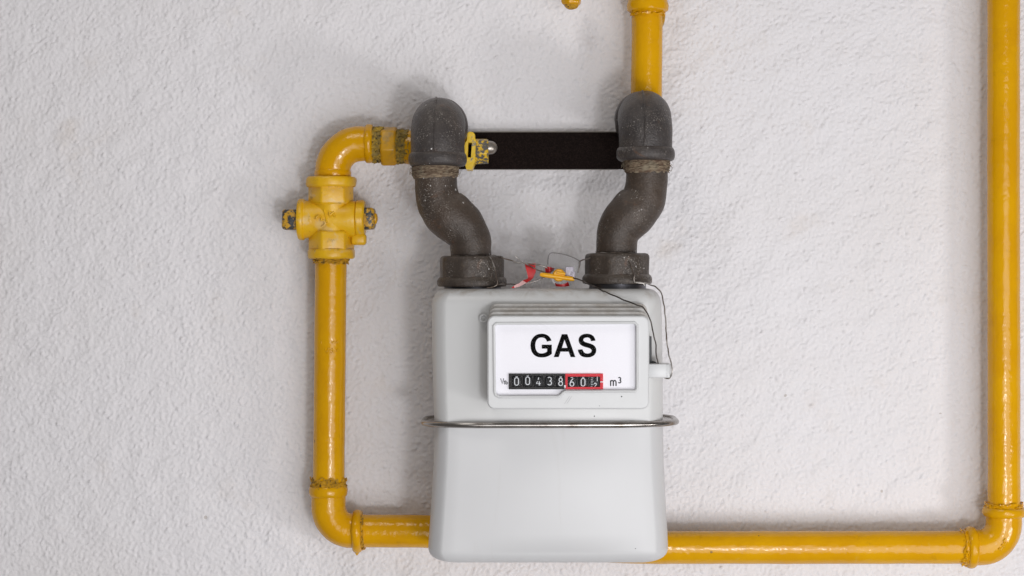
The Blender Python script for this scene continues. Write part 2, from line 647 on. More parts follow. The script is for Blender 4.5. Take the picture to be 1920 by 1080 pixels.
h1 = unit(np.fft.ifft2(spec * band(0.0085, 0.7)).real)
h2 = unit(np.fft.ifft2(np.fft.fft2(rng.standard_normal((NZ, NX))) * band(0.0036, 0.5)).real)
h3 = unit(np.fft.ifft2(np.fft.fft2(rng.standard_normal((NZ, NX))) * band(0.06, 0.6)).real)
h4 = unit(np.fft.ifft2(np.fft.fft2(rng.standard_normal((NZ, NX))) * band(0.011, 0.40)).real)
h5 = unit(np.fft.ifft2(np.fft.fft2(rng.standard_normal((NZ, NX))) * band(0.016, 0.5)).real)
crease = np.exp(-(h4 / 0.16) ** 2) * np.clip(h5 * 0.9 - 0.2, 0, 1)      # short trowel creases
pits = np.clip(h2 - 2.1, 0, 1.2)
hh = ((h1 + 0.22 * h1 * h1) * 0.00030 + h2 * 0.00013 + h3 * 0.00034 - crease * 0.00050 - pits * 0.0004)
xs = np.linspace(X0, X1, NX)
zs = np.linspace(Z0, Z1, NZ)
edge = np.minimum.reduce([np.broadcast_to((xs - X0)[None, :], hh.shape), np.broadcast_to((X1 - xs)[None, :], hh.shape),
                          np.broadcast_to((zs - Z0)[:, None], hh.shape), np.broadcast_to((Z1 - zs)[:, None], hh.shape)])
hh = hh * np.clip(edge / 0.02, 0, 1)
co = np.empty((NZ, NX, 3), dtype=np.float32)
co[..., 0] = xs[None, :]
co[..., 1] = -hh
co[..., 2] = zs[:, None]
idx = np.arange(NZ * NX).reshape(NZ, NX)
quads = np.stack([idx[:-1, :-1], idx[:-1, 1:], idx[1:, 1:], idx[1:, :-1]], -1).reshape(-1, 4)
BX0, BX1, BZ0, BZ1 = -3.0, 3.0, -2.0, 2.2
extra = np.array([[BX0, 0, BZ0], [BX1, 0, BZ0], [BX1, 0, BZ1], [BX0, 0, BZ1],
                  [BX0, 0.12, BZ0], [BX1, 0.12, BZ0], [BX1, 0.12, BZ1], [BX0, 0.12, BZ1]], dtype=np.float32)
nv = NZ * NX
c00, c10, c11, c01 = idx[0, 0], idx[0, -1], idx[-1, -1], idx[-1, 0]
eq = np.array([[nv, nv + 1, c10, c00], [nv + 1, nv + 2, c11, c10], [nv + 2, nv + 3, c01, c11], [nv + 3, nv, c00, c01],
               [nv + 4, nv + 7, nv + 6, nv + 5], [nv, nv + 4, nv + 5, nv + 1], [nv + 1, nv + 5, nv + 6, nv + 2],
               [nv + 2, nv + 6, nv + 7, nv + 3], [nv + 3, nv + 7, nv + 4, nv]])
verts = np.concatenate([co.reshape(-1, 3), extra])
allq = np.concatenate([quads, eq]).astype(np.int32)
me = bpy.data.meshes.new('wall')
me.vertices.add(len(verts))
me.vertices.foreach_set('co', verts.ravel())
me.loops.add(allq.size)
me.loops.foreach_set('vertex_index', allq.ravel())
me.polygons.add(len(allq))
me.polygons.foreach_set('loop_start', np.arange(0, allq.size, 4, dtype=np.int32))
me.polygons.foreach_set('loop_total', np.full(len(allq), 4, dtype=np.int32))
sm = np.ones(len(allq), dtype=bool)
sm[-9:] = False
me.polygons.foreach_set('use_smooth', sm)
me.update(calc_edges=True)
me.materials.append(M_WALL)
wall = bpy.data.objects.new('wall', me)
col.objects.link(wall)
wall['kind'] = 'structure'
wall['label'] = 'white rough plastered wall behind the gas meter and pipes'

# ------------------------------------------------------------------ yellow pipes
DP = 0.034                    # pipe axis in front of the wall
SP = S(DP)


def px_arc(cx, cy, rx, ry, a0, a1, n, d):
    return [W(cx + rx * math.cos(R(a0 + (a1 - a0) * k / n)), cy - ry * math.sin(R(a0 + (a1 - a0) * k / n)), d) for k in range(n + 1)]


def crust(p0, p1, r, name, mat, parent, amp=0.0016, seed=1.0, seg=44, taper=0):
    """a ragged ring of painted-over thread sealant"""
    p0, p1 = Vector(p0), Vector(p1)
    prof = [(0, r * 0.97), (0.05, r * 1.03), (0.3, r * 1.06), (0.55, r * 1.05), (0.8, r * 1.05), (0.97, r * 1.03), (1, r * 0.97)]
    if taper:
        prof = [(t, r * (0.965 + 0.10 * (t if taper > 0 else 1 - t))) for t in (0, 0.12, 0.3, 0.5, 0.7, 0.85, 1)]
    mb = MB()
    mb.add(lumps(lathe(p0, p1, prof, seg), amp, 330, seed, 0.8))
    rr = random.Random(int(seed * 10))
    ax = (p1 - p0).normalized()
    u = Vector((0, -1, 0.013))
    u = (u - ax * u.dot(ax)).normalized()
    w = ax.cross(u)
    for k in range(30):                       # loose strands stuck in the paint
        a0 = rr.uniform(-2.0, 2.0)
        pts = []
        t = rr.uniform(0, 1)
        for j in range(5):
            a = a0 + j * rr.uniform(0.05, 0.16)
            t = min(1.1, max(-0.15, t + rr.uniform(-0.25, 0.25)))
            pts.append(p0.lerp(p1, t) + (u * math.cos(a) + w * math.sin(a)) * r * (1.05 + rr.uniform(0, 0.06)))
        mb.add(sweep(spline(pts, 3), 0.0005, 5))
    return mb.build(name, mat, parent, 60)


def pipe_run(pts, rpx, seed, seg=40, step=0.006):
    path = resample(pts, step)
    return lumps(sweep(path, rpx * SP, seg), 0.00022, 55, seed)


def raised(polylines, r, name, mat, parent):
    mb = MB()
    for pl in polylines:
        mb.add(sweep(pl, r, 8))
    return mb.build(name, mat, parent, 60)


# the long run: riser, bottom elbow, bottom pipe, corner elbow, right riser
run = thing('gas_pipe', 'long yellow pipe from the valve, behind the meter and up the right edge', 'gas pipe', W(620, 1000, DP))
obj('pipe', *pipe_run([W(620.5, 476, DP), W(616, 930, DP)], 29.8, 1.0), M_YELLOW, run)
p = [W(616, 912, DP), W(616, 945, DP)] + px_arc(660, 951, 44, 44, 180, 270, 14, DP)[1:] + [W(676, 995, DP)]
el = obj('elbow', *lumps(sweep(p, 32.5 * SP, 40), 0.0004, 60, 2.0), M_YELLOW, run)
obj('collar', *lumps(bead(W(616, 910, DP), W(616, 931, DP), 31 * SP, 36.5 * SP), 0.0005, 120, 3.0), M_YELLOW, el)
obj('collar', *lumps(bead(W(661, 996, DP), W(679, 996, DP), 31 * SP, 41 * SP, 8), 0.0007, 90, 4.0), M_YELLOW, el)
crust(W(616, 896, DP), W(616, 918, DP), 31.5 * SP, 'paint_crust', M_CRUST, run, 0.0017, 5.0, 64, 1)
obj('paint_drip', *lumps(lathe(W(669.5, 1030, DP), W(669, 1041.5, DP), [(0, 8 * SP), (0.4, 6 * SP), (0.8, 2.2 * SP), (1, 0.5 * SP)], 14), 0.0002, 200, 1.0), M_YELLOW, run)
crust(W(674, 996, DP), W(683, 996, DP), 32 * SP, 'paint_crust', M_CRUST, run, 0.0010, 6.0, 64, -1)
obj('pipe', *pipe_run(spline([W(676, 995.5, DP), W(800, 996.5, DP), W(920, 1004, DP), W(1060, 1019, DP), W(1200, 1026, DP), W(1340, 1026.5, DP), W(1830, 1026, DP)], 10), 30.8, 7.0), M_YELLOW, run)
p = [W(1806, 1026.5, DP), W(1836, 1026.5, DP)] + px_arc(1837, 981, 45, 45.5, 270, 360, 14, DP)[1:] + [W(1882, 950, DP)]
el = obj('elbow', *lumps(sweep(p, 33.5 * SP, 40), 0.0004, 60, 8.0), M_YELLOW, run)
obj('collar', *lumps(bead(W(1811, 1026.5, DP), W(1829, 1026.5, DP), 32 * SP, 39.5 * SP), 0.0005, 120, 9.0), M_YELLOW, el)
obj('collar', *lumps(bead(W(1882, 950, DP), W(1882, 969, DP), 32 * SP, 40.5 * SP), 0.0005, 120, 10.0), M_YELLOW, el)
crust(W(1802, 1026.5, DP), W(1815, 1026.5, DP), 32 * SP, 'paint_crust', M_YELLOW, run, 0.0011, 11.0, 64, 1)
crust(W(1882, 943, DP), W(1882, 955, DP), 32.3 * SP, 'paint_crust', M_YELLOW, run, 0.0011, 12.0, 64, 1)
obj('pipe', *pipe_run([W(1882.5, -260, DP), W(1881.5, 300, DP), W(1882.5, 952, DP)], 30.2, 13.0, 40, 0.008), M_YELLOW, run)
# cast letters on the corner elbow
df = DP + 33.0 * SP


def oblique(cx, cy, ang, strokes, surf):
    out = []
    for st in strokes:
        q = []
        for a, b in st:
            x = cx + a * math.cos(R(ang)) + b * math.sin(R(ang))
            y = cy + a * math.sin(R(ang)) - b * math.cos(R(ang))
            q.append(W(x, y, surf(x, y)))
        out.append(resample(q, 0.0008))
    return out


def on_corner(x, y):
    rr = math.hypot(x - 1837, y - 981) - 45
    return DP + math.sqrt(max(0.0, 33.5 ** 2 - rr ** 2)) * SP + 0.0012


raised(oblique(1883, 1022, -52, [[(-11, 5), (-11, -5)], [(-11, 0), (-2, 0)], [(-2, 5), (-2, -5)], [(4, 5), (4, -5)], [(4, 5), (11, 5)], [(4, 0.5), (9, 0.5)]], on_corner),
       0.0011, 'cast_letters', M_YELLOW, run)


def on_riser(x, y):
    return DP + math.sqrt(max(0.0, 29.8 ** 2 - (x - 618.5) ** 2)) * SP + 0.0001


raised(oblique(618, 657, 0, [[(-22, 5), (-22, -5)], [(-9, 4), (-6, -4), (-1, 5)], [(1, -1), (5, 3), (7, -3), (1, -6)], [(16, 3), (13, -2)],
                             [(-16, 13), (-15, 17)], [(3, 15), (7, 14), (9, 17)], [(12, 14), (14, 17), (16, 14)]], on_riser), 0.0007, 'stamped_mark', M_YELLOW, run)

# ------------------------------------------------------------------ shut-off valve
valve = thing('shut_off_valve', 'stubby yellow shut-off valve with square stems, cast 3/4 mark, on the left riser', 'valve', W(621, 484, DP))
mb = MB()
mb.add(lumps(lathe(W(559, 411.5, DP), W(690, 411.5, DP), [(0, 34 * SP), (0.008, 37.5 * SP), (0.03, 39 * SP), (0.075, 39 * SP), (0.09, 38 * SP), (0.098, 36 * SP), (0.14, 35.2 * SP),
              (0.3, 35 * SP), (0.5, 35 * SP), (0.7, 35 * SP), (0.80, 35 * SP), (0.822, 34.4 * SP), (0.83, 32 * SP), (0.86, 30 * SP)], 56), 0.0004, 90, 1.0))
mb.add(lumps(lathe(W(621, 368, DP), W(621, 447, DP), [(0, 35 * SP), (0.1, 35.5 * SP), (0.3, 34 * SP), (0.7, 34 * SP), (0.9, 35.5 * SP), (1, 35 * SP)], 40), 0.0003, 90, 2.0))
body = mb.build('valve_body', M_LEMON, valve)


def hexa(p0, p1, r, bev=0.12, phase=0.0, n=6, parent=None):
    V, Fc = lathe(p0, p1, [(0, r * (1 - bev * 0.6)), (bev * 0.6, r), (1 - bev * 0.6, r), (1, r * (1 - bev * 0.6))], n, phase)
    bm = bmesh.new()
    vs = [bm.verts.new(v) for v in V]
    for f in Fc:
        bm.faces.new([vs[i] for i in f])
    bm.verts.ensure_lookup_table()
    bmesh.ops.recalc_face_normals(bm, faces=bm.faces)
    bmesh.ops.bevel(bm, geom=list(bm.edges), offset=r * 0.07, segments=2, profile=0.5, affect='EDGES')
    bm.verts.index_update()
    out = ([v.co.copy() for v in bm.verts], [[v.index for v in f.verts] for f in bm.faces])
    bm.free()
    return out


obj('hex_end', *hexa(W(620.5, 341, DP), W(620.5, 384, DP), 43.0 * SP, 0.1, R(19)), M_LEMON, valve, 30)
obj('hex_end', *hexa(W(621.5, 433, DP), W(621.5, 475, DP), 43.5 * SP, 0.1, R(19)), M_LEMON, valve, 30)
rim = lambda a, b, r: lathe(a, b, [(0, r * 0.94), (0.12, r * 0.985), (0.3, r), (0.7, r), (0.88, r * 0.985), (1, r * 0.94)], 56)
obj('collar', *lumps(rim(W(621, 332, DP), W(621, 351, DP), 47.5 * SP), 0.0007, 110, 3.0), M_LEMON, valve)
obj('collar', *lumps(rim(W(621.5, 467, DP), W(621.5, 485, DP), 44.5 * SP), 0.0005, 110, 4.0), M_LEMON, valve)
obj('lug', *lumps(box(W(660, 460, DP - 0.004), W(686, 438, DP + 0.007), 0.0028, 3), 0.0003, 150, 5.0), M_LEMON, valve)
w = obj('washer', *lumps(lathe(W(668, 410, DP), W(684.5, 410, DP), [(0, 33 * SP), (0.1, 35.2 * SP), (0.8, 35.2 * SP), (1, 32 * SP)], 14), 0.0004, 200, 6.0), M_LEMON, valve)
mb = MB()
mb.add(lumps(box(W(533, 432, DP - 0.0095), W(565, 392.5, DP + 0.0095), 0.003, 3), 0.0005, 220, 7.0))
obj('stem', mb.V, mb.F, M_STEM, valve)
mb = MB()
mb.add(lumps(box(W(680, 430.5, DP - 0.009), W(701.5, 389, DP + 0.009), 0.003, 3), 0.0007, 260, 8.0))
st = obj('stem', mb.V, mb.F, M_STEM, valve)
obj('stem_end', *lumps(lathe(W(698, 410, DP), W(708.5, 410, DP), [(0, 10 * SP), (0.4, 11.5 * SP), (0.7, 10.5 * SP), (0.9, 7.5 * SP), (1, 3 * SP)], 20), 0.0003, 200, 9.0), M_YELLOW, st)


def on_barrel(x, y):
    return DP + math.sqrt(max(0, 35.2 ** 2 - (y - 411) ** 2)) * SP + 0.0008


three = [(-11 + 4.2 * math.sin(t), 3.6 + 4.0 * math.cos(t)) for t in [R(a) for a in range(-60, 181, 30)]] + \
        [(-11 + 4.6 * math.sin(t), -4.2 + 4.2 * math.cos(t)) for t in [R(a) for a in range(10, 241, 30)]]
raised(oblique(612, 405, -38, [[(a * 1.35, b * 1.35) for a, b in q] for q in (three, [(-5, -8), (3, 9)], [(9, -8), (9, 7), (4, -2), (12, -2)])], on_barrel), 0.0008, 'cast_size_mark', M_LEMON, valve)
crust(W(620.5, 483, DP), W(620.5, 494, DP), 31 * SP, 'paint_crust', M_CRUST, valve, 0.0011, 10.0, 64, -1)

# ------------------------------------------------------------------ elbow above the valve, nipple and hex union
top = thing('elbow_pipe', 'yellow elbow above the valve with crusted threads and hex union nut', 'pipe elbow', W(624, 332, DP))
p = [W(624, 340, DP), W(624, 322, DP)] + px_arc(676, 322, 52, 52.5, 180, 90, 16, DP)[1:] + [W(694, 269.5, DP)]
rad = [31.5 * SP] * 2 + [33.2 * SP] * 16 + [32 * SP]
el = obj('elbow', *lumps(sweep(p, rad, 40), 0.0005, 60, 2.0), M_YELLOW, top)
obj('collar', *lumps(bead(W(685, 269.5, DP), W(700, 269.5, DP), 32 * SP, 36.8 * SP), 0.0006, 120, 3.0), M_YELLOW, el)
obj('collar', *lumps(bead(W(624, 318, DP), W(624, 334, DP), 32 * SP, 34.5 * SP), 0.0004, 120, 4.5), M_YELLOW, el)
crust(W(695, 271, DP), W(717, 271, DP), 30.5 * SP, 'threaded_nipple', M_OLIVE, top, 0.0030, 4.0, 72)
obj('hex_nut', *lumps(hexa(W(715, 274, DP), W(744, 274, DP), 38.5 * SP, 0.12, R(16)), 0.0005, 100, 5.0), M_LEMONDIRT, top, 30)
crust(W(739, 275, DP), W(765, 275, DP), 29.0 * SP, 'threaded_nipple', M_OLIVE, top, 0.0028, 6.0, 72)
obj('tee', *lathe(W(760, 276, DP), W(876, 282, DP), [(0, 30 * SP), (0.05, 32 * SP), (0.9, 30 * SP), (1, 28 * SP)], 32), M_YELLOW, top)

# slotted flange with its nut at the bar's left end
fl = thing('slotted_flange', 'chipped yellow flange with a dark slot and hex nut at the black bar\'s left end', 'flange', W(882, 282, DP))
outer = pxloop([(862, 290), (868, 283), (872, 266), (875, 262), (876, 249), (879, 245.5), (886, 246.5), (889.5, 250), (890, 258), (892, 261), (889.5, 304), (887, 310), (884.5, 317), (874, 317), (872, 310), (872, 301), (866, 298)], 0.056)
hole = pxloop([(877.5, 266), (884.5, 266.5), (882.5, 294.5), (876, 294)], 0.056)
V, Fc = extrude(outer, [hole], 0.025, 0.049)
obj('flange_plate', V, Fc, M_FLANGE, fl, 30)
o_ = obj('hex_nut', *lumps(hexa(W(889, 284, DP), W(916, 284, DP), 25.5 * SP, 0.12, R(14)), 0.0003, 150, 1.0), M_CHIP, fl, 30)
obj('bolt_end', *lumps(lathe(W(911, 277, DP), W(932.5, 277, DP), [(0, 12.5 * SP), (0.3, 12.8 * SP), (0.6, 12 * SP), (0.8, 9.5 * SP), (0.94, 5.5 * SP), (1, 1.5 * SP)], 24), 0.0002, 200, 2.0),
    plain('dull_bolt_steel', (0.30, 0.27, 0.24), 0.3, 0.7), fl)

# ------------------------------------------------------------------ black bar between the connectors
V, Fc = box(W(840, 317.5, 0.010), W(1185, 248, 0.016), 0.0006)
bar = thing('mounting_bar', 'flat black bar fixed to the wall between the two dark elbows', 'mounting bar', W(1025, 317, 0.010))
obj('bar_plate', V, Fc, M_BAR, bar)
obj('backing_strip', *box(W(885, 318.6, 0.001), W(1160, 246.2, 0.0096), 0.0003), M_BARMETAL, bar)

# ------------------------------------------------------------------ pipe above the right connector
sup = thing('supply_pipe', 'short yellow pipe with collar rising from the right dark elbow', 'gas pipe', W(1212, 235, DP))
obj('pipe', *pipe_run([W(1211.5, 240, DP), W(1213.5, 30, DP), W(1214, -20, DP)], 29.3, 20.0), M_YELLOW, sup)
obj('coupling', *lumps(lathe(W(1214.5, -160, DP), W(1214.5, 24, DP), [(0, 31 * SP), (0.02, 38 * SP), (0.1, 38.5 * SP), (0.14, 35 * SP), (0.84, 35 * SP), (0.88, 37.2 * SP), (0.93, 39.2 * SP), (0.975, 38.5 * SP), (1.0, 32.5 * SP)], 48), 0.0004, 100, 1.0), M_YELLOW, sup)
crust(W(1214, 18, DP), W(1214, 29, DP), 30 * SP, 'paint_crust', M_YELLOW, sup, 0.0010, 21.0, 64, -1)
obj('paint_drip', *lumps(lathe(W(1244, 24, DP), W(1242, 50, DP), [(0, 2 * SP), (0.2, 4 * SP), (0.6, 3.4 * SP), (1, 1 * SP)], 12), 0.0004, 300, 3.0), M_CRUST, sup)

plug = thing('pipe_plug', 'small yellow hexagon plug poking in at the top edge left of the yellow pipe', 'plug', W(1071, 0, DP))
obj('hex_cap', *lumps(hexa(W(1071, -34, DP), W(1071, 9, DP), 20 * SP, 0.18, R(14)), 0.0003, 150, 3.0), M_YELLOW, plug, 30)
obj('plug_tip', *lumps(lathe(W(1071.5, 5, DP), W(1071.5, 17.5, DP), [(0, 13.5 * SP), (0.5, 13 * SP), (0.8, 10 * SP), (1, 5 * SP)], 20), 0.0004, 200, 4.0), M_CRUST, plug)

# ------------------------------------------------------------------ swan-neck connectors
DC = 0.0975
SC = S(DC)


def connector(label, ex, top_y, col_y, neck, nut_x, nut_y, mirror):
    t = thing('swan_neck_connector', label, 'pipe connector', W(nut_x, nut_y + 58, DC), 'swan neck connectors above the meter')
    ay = top_y + 51                                            # axis height of the limb that runs into the wall
    r = 50.3 * SC
    Rb = 0.020
    pts = [W(ex, col_y + 8, DC), W(ex, col_y - 12, DC)]
    zc = W(ex, ay, DC).z
    xc = W(ex, ay, DC).x
    for k in range(0, 15):
        a = R(90 * k / 14)
        pts.append(Vector((xc, -(DC - Rb + Rb * math.cos(a)), zc - Rb + Rb * math.sin(a))))
    pts += [Vector((xc, -0.068, zc)), Vector((xc, -0.012, zc))]
    rad = [r * 1.0, r * 1.0] + [r] * 15 + [r * 0.98, r * 0.98]
    el = obj('elbow', *lumps(sweep(pts, rad, 56), 0.00045, 70, ex * 0.01), M_ELBOW, t)
    obj('collar', *lumps(bead(W(ex, col_y - 13, DC), W(ex, col_y + 13, DC), 46 * SC, 55 * SC, 12, 56), 0.0003, 90, 2.0), M_ELBOW, el)
    obj('collar', *lumps(bead(Vector((xc, -0.066, zc)), Vector((xc, -0.050, zc)), 48 * SC, 54 * SC, 10, 56), 0.0004, 90, 3.0), M_ELBOW, el)
    # casting seam down the front
    seam = [W(ex - 4, col_y - 10, DC + r / 1.0 - 0.0001)]
    for k in range(0, 12):
        a = R(80 * k / 11)
        seam.append(Vector((xc - 4 * SC, -(DC - Rb + (Rb + r) * math.cos(a)), zc - Rb + (Rb + r) * math.sin(a))))
    obj('casting_seam', *lumps(sweep(resample(seam, 0.002), 0.0007, 7), 0.0005, 300, 2.0), M_ELBOW, el)
    # hemp in the thread
    hx = neck[0][0]
    mb = MB()
    mb.add(lumps(lathe(W(hx, col_y + 9, DC), W(hx, col_y + 36, DC), [(0, 42 * SC), (0.1, 43.6 * SC), (0.4, 43 * SC), (0.6, 42 * SC), (0.85, 41.6 * SC), (1, 39 * SC)], 64), 0.0009, 280, ex * 0.02, 0.8))
    rr = random.Random(int(ex))
    for k in range(46):
        a0 = rr.uniform(-1.9, 1.9)
        y = col_y + rr.uniform(11, 30)
        q = []
        for j in range(6):
            a = a0 + 0.10 * j * rr.uniform(0.7, 1.4) * (1 if k % 2 else -1)
            y = min(col_y + 36, max(col_y + 9, y + rr.uniform(-2.5, 2.8)))
            ra = 43.0 * SC * rr.uniform(1.0, 1.022)
            base = W(hx, y, DC)
            q.append(base + Vector((ra * math.sin(a), -ra * math.cos(a), 0)))
        mb.add(sweep(spline(q, 3), 0.00032, 5))
    for k in range(10):                                       # loose hairs
        a = rr.uniform(1.2, 1.75) * (1 if rr.random() < 0.5 else -1)
        base = W(hx, col_y + rr.uniform(12, 32), DC)
        q = [base + Vector(((42 * SC + j * 0.0009) * math.sin(a), -42 * SC * math.cos(a), rr.uniform(-0.001, 0.001) * j)) for j in range(4)]
        mb.add(sweep(spline(q, 3), 0.00016, 4))
    mb.build('hemp_packing', M_HEMP, t, 60)
    path = spline([W(x, y, DC) for x, y, _ in neck], 8)
    rs = spline([Vector((q[2], 0, 0)) for q in neck], 8)
    obj('swan_neck', *lumps(sweep(path, [v.x * SC for v in rs], 56), 0.0006, 60, ex * 0.03), M_NECK, t)
    # union nut: rounded octagon on a round flange
    mb = MB()
    seg = 64
    a0, a1 = W(nut_x, nut_y, DC), W(nut_x, nut_y + 45, DC)
    V, Fc = [], []
    rows = [(0.0, 0.88), (0.03, 0.955), (0.10, 0.99), (0.2, 1.0), (0.8, 1.0), (1.0, 1.0)]
    for tt, k in rows:
        for s_ in range(seg):
            a = 2 * math.pi * s_ / seg
            m = (a + R(11)) % (math.pi / 4) - math.pi / 8
            oc = 0.962 / math.cos(m) if True else 1
            rr_ = 60.5 * SC * min(1.0, oc) * k
            q = a0.lerp(a1, tt)
            V.append(q + Vector((math.sin(a) * rr_, -math.cos(a) * rr_, 0)))
    for i in range(len(rows) - 1):
        for s_ in range(seg):
            l = (s_ + 1) % seg
            Fc.append((i * seg + s_, i * seg + l, (i + 1) * seg + l, (i + 1) * seg + s_))
    Fc.append(tuple(range(seg)))
    Fc.append(tuple(range((len(rows) - 1) * seg, len(rows) * seg))[::-1])
    nut = obj('union_nut', *lumps((V, Fc), 0.0004, 120, ex * 0.04), M_NUT, t, 28)
    obj('nut_flange', *lumps(lathe(W(nut_x, nut_y + 39, DC), W(nut_x, nut_y + 57.5, DC), [(0, 60 * SC), (0.18, 63.5 * SC), (0.4, 65.5 * SC), (0.75, 65.5 * SC), (0.95, 64 * SC), (1, 59 * SC)], 64), 0.0004, 130, ex * 0.05), M_NUT, nut)
    return t


connector('dark iron elbow and swan neck on the left port, beside the yellow flange', 820.5, 178, 299,
          [(816, 310, 40.5), (817, 336, 39.5), (818.5, 360, 39.8), (825.5, 384, 42.5), (843, 404, 46), (866, 424, 43), (880, 445, 39.4), (883.5, 468, 38.5), (884, 488, 38)], 885, 480, False)
connector('dark iron elbow and swan neck on the right port, below short yellow pipe', 1210.5, 165, 289,
          [(1212.5, 300, 40), (1213, 326, 39), (1212, 350, 39.3), (1205, 376, 42), (1187, 398, 45), (1168, 420, 42.5), (1158, 441, 39.2), (1156, 466, 38.5), (1156.5, 488, 38)], 1157, 475, True)

# ------------------------------------------------------------------ the meter
DF, DB = 0.142, 0.053          # front and back of the casing
DM = 0.5 * (DF + DB)
meter = thing('gas_meter', 'pale grey box-shaped gas meter with steel seam band and counter reading 00438,60', 'gas meter', W(1028, 1056, DM))


def plan(xl, xr, grow=0.0, cxr=0.0125, cyr=0.020, ex=1.55, n=10, df=None, db=None, bulge=0.0):
    """casing outline seen from above; xl, xr in metres"""
    f = (df if df else DF) + grow
    b = (db if db else DB) - grow
    xl -= grow
    xr += grow
    pts = []
    for sx, sy, a0 in ((xr, 1, 0), (xl, 1, 90), (xl, -1, 180), (xr, -1, 270)):
        pass
    corners = [(xr - cxr, f - cyr, 0), (xl + cxr, f - cyr, 90), (xl + cxr, b + cyr, 180), (xr - cxr, b + cyr, 270)]
    for cx, cd, a0 in corners:
        for k in range(n + 1):
            a = R(a0 + 90 * k / n)
            c_, s_ = math.cos(a), math.sin(a)
            x = math.copysign(abs(c_) ** (2 / ex), c_) * cxr
            d = math.copysign(abs(s_) ** (2 / ex), s_) * cyr
            pts.append((cx + x, cd + d))
    if bulge:                                     # pressed sheet: the faces swell a little between the corners
        out = []
        for i, p in enumerate(pts):
            q = pts[(i + 1) % len(pts)]
            out.append(p)
            if abs(p[0] - q[0]) > 0.05:
                sg = 1 if p[1] > 0.5 * (f + b) else -1
                for k in range(1, 16):
                    t = k / 16
                    out.append((p[0] + (q[0] - p[0]) * t, p[1] + (q[1] - p[1]) * t + sg * bulge * math.sin(math.pi * t) ** 1.2))
        pts = out
    return pts


def loft(levels):
    """levels: (z, outline[(x, d)])"""
    V, Fc = [], []
    m = len(levels[0][1])
    for z, ol in levels:
        V += [Vector((x, -d, z)) for x, d in ol]
    for i in range(len(levels) - 1):
        for k in range(m):
            l = (k + 1) % m
            Fc.append((i * m + k, i * m + l, (i + 1) * m + l, (i + 1) * m + k))
    Fc.append(tuple(range(m)))
    Fc.append(tuple(range((len(levels) - 1) * m, len(levels) * m))[::-1])
    return V, Fc


SE = DF - 0.022                     # depth where the sides show their full width


def edges(pxl, pxr):
    return W(pxl, 0, SE).x, W(pxr, 0, SE).x


zt = W(0, 541.0, DM).z
zs_ = W(0, 797, DF).z
Rt = 0.0125
lv = []
for py, l, r_ in ((799, 815, 1242.5), (760, 813.5, 1242.5), (680, 811, 1242), (600, 810, 1241)):
    z = W(0, py, DF).z
    lv.append((z, plan(*edges(l, r_))))
for k in range(0, 9):
    a = R(90 * k / 8)
    ins = Rt * (1 - math.cos(a))
    z = zt - Rt + Rt * math.sin(a)
    xl, xr = edges(810.5, 1239.5)
    lv.append((z, plan(xl + ins * 0.75, xr - ins * 0.75, 0, df=DF - ins, db=DB + ins)))
obj('upper_casing', *loft(lv), M_METERTOP, meter, 50)
lv = []
for py, l, r_ in ((795, 815.5, 1242.5), (830, 815, 1243), (880, 813, 1244.5), (940, 809.5, 1247.5), (1000, 805.5, 1251), (1032, 803.5, 1252)):
    lv.append((W(0, py, DF).z, plan(*edges(l, r_), bulge=0.0002 + 0.0032 * math.sin(math.pi * min(1, (py - 790) / 270)))))
zb = W(0, 1056, DF - 0.006).z
Rb = 0.0105
xl, xr = edges(803.2, 1252.2)
for k in range(0, 9):
    a = R(90 * k / 8)
    ins = Rb * (1 - math.cos(a))
    z = zb + Rb - Rb * math.sin(a)
    lv.append((z, plan(xl + ins, xr - ins, 0, df=DF - ins, db=DB + ins, bulge=0.0009 * math.cos(a))))
low = obj('lower_casing', *loft(lv), M_METER, meter, 50)

# rolled steel band over the seam
bl, br = W(790, 0, DM).x, W(1270.5, 0, DM).x


def band_outline(grow):
    return plan(bl - grow, br + grow, 0, cxr=0.046, cyr=0.036, ex=2.0, n=14, df=DF + 0.0075 + grow, db=DB - 0.002 - grow)


ol = band_outline(0)
V, Fc = [], []
prof = []
for k in range(14):
    a = 2 * math.pi * k / 14
    prof.append((math.cos(a) * 0.0026, math.sin(a) * 0.00245))
m = len(ol)
loops = [band_outline(pr[0] - 0.0026) for pr in prof]


def bandz(x):
    u = (x - bl) / (br - bl)
    return zs_ + 0.0004 * math.sin(u * 9) + 0.0006 * (u - 0.3)


for lp, pr in zip(loops, prof):
    V += [Vector((x, -d, bandz(x) + pr[1])) for x, d in lp]
for i in range(14):
    j = (i + 1) % 14
    for k in range(m):
        l = (k + 1) % m
        Fc.append((i * m + k, i * m + l, j * m + l, j * m + k))
sb = obj('seam_band', V, Fc, M_STEEL, meter, 60)
inner = plan(*edges(822, 1236), 0)
outer_ = band_outline(-0.004)
V, Fc = [], []
n_ = 96


def ray(ol, ang, cx, cd):
    best = None
    dx_, dy_ = math.cos(ang), math.sin(ang)
    for i in range(len(ol)):
        x1, y1 = ol[i][0] - cx, ol[i][1] - cd
        x2, y2 = ol[(i + 1) % len(ol)][0] - cx, ol[(i + 1) % len(ol)][1] - cd
        den = dx_ * (y2 - y1) - dy_ * (x2 - x1)
        if abs(den) < 1e-12:
            continue
        t = (x1 * (y2 - y1) - y1 * (x2 - x1)) / den
        s_ = (x1 * dy_ - y1 * dx_) / den
        if t > 0 and -1e-6 <= s_ <= 1 + 1e-6:
            best = t if best is None else max(best, t)
    return cx + dx_ * best, cd + dy_ * best


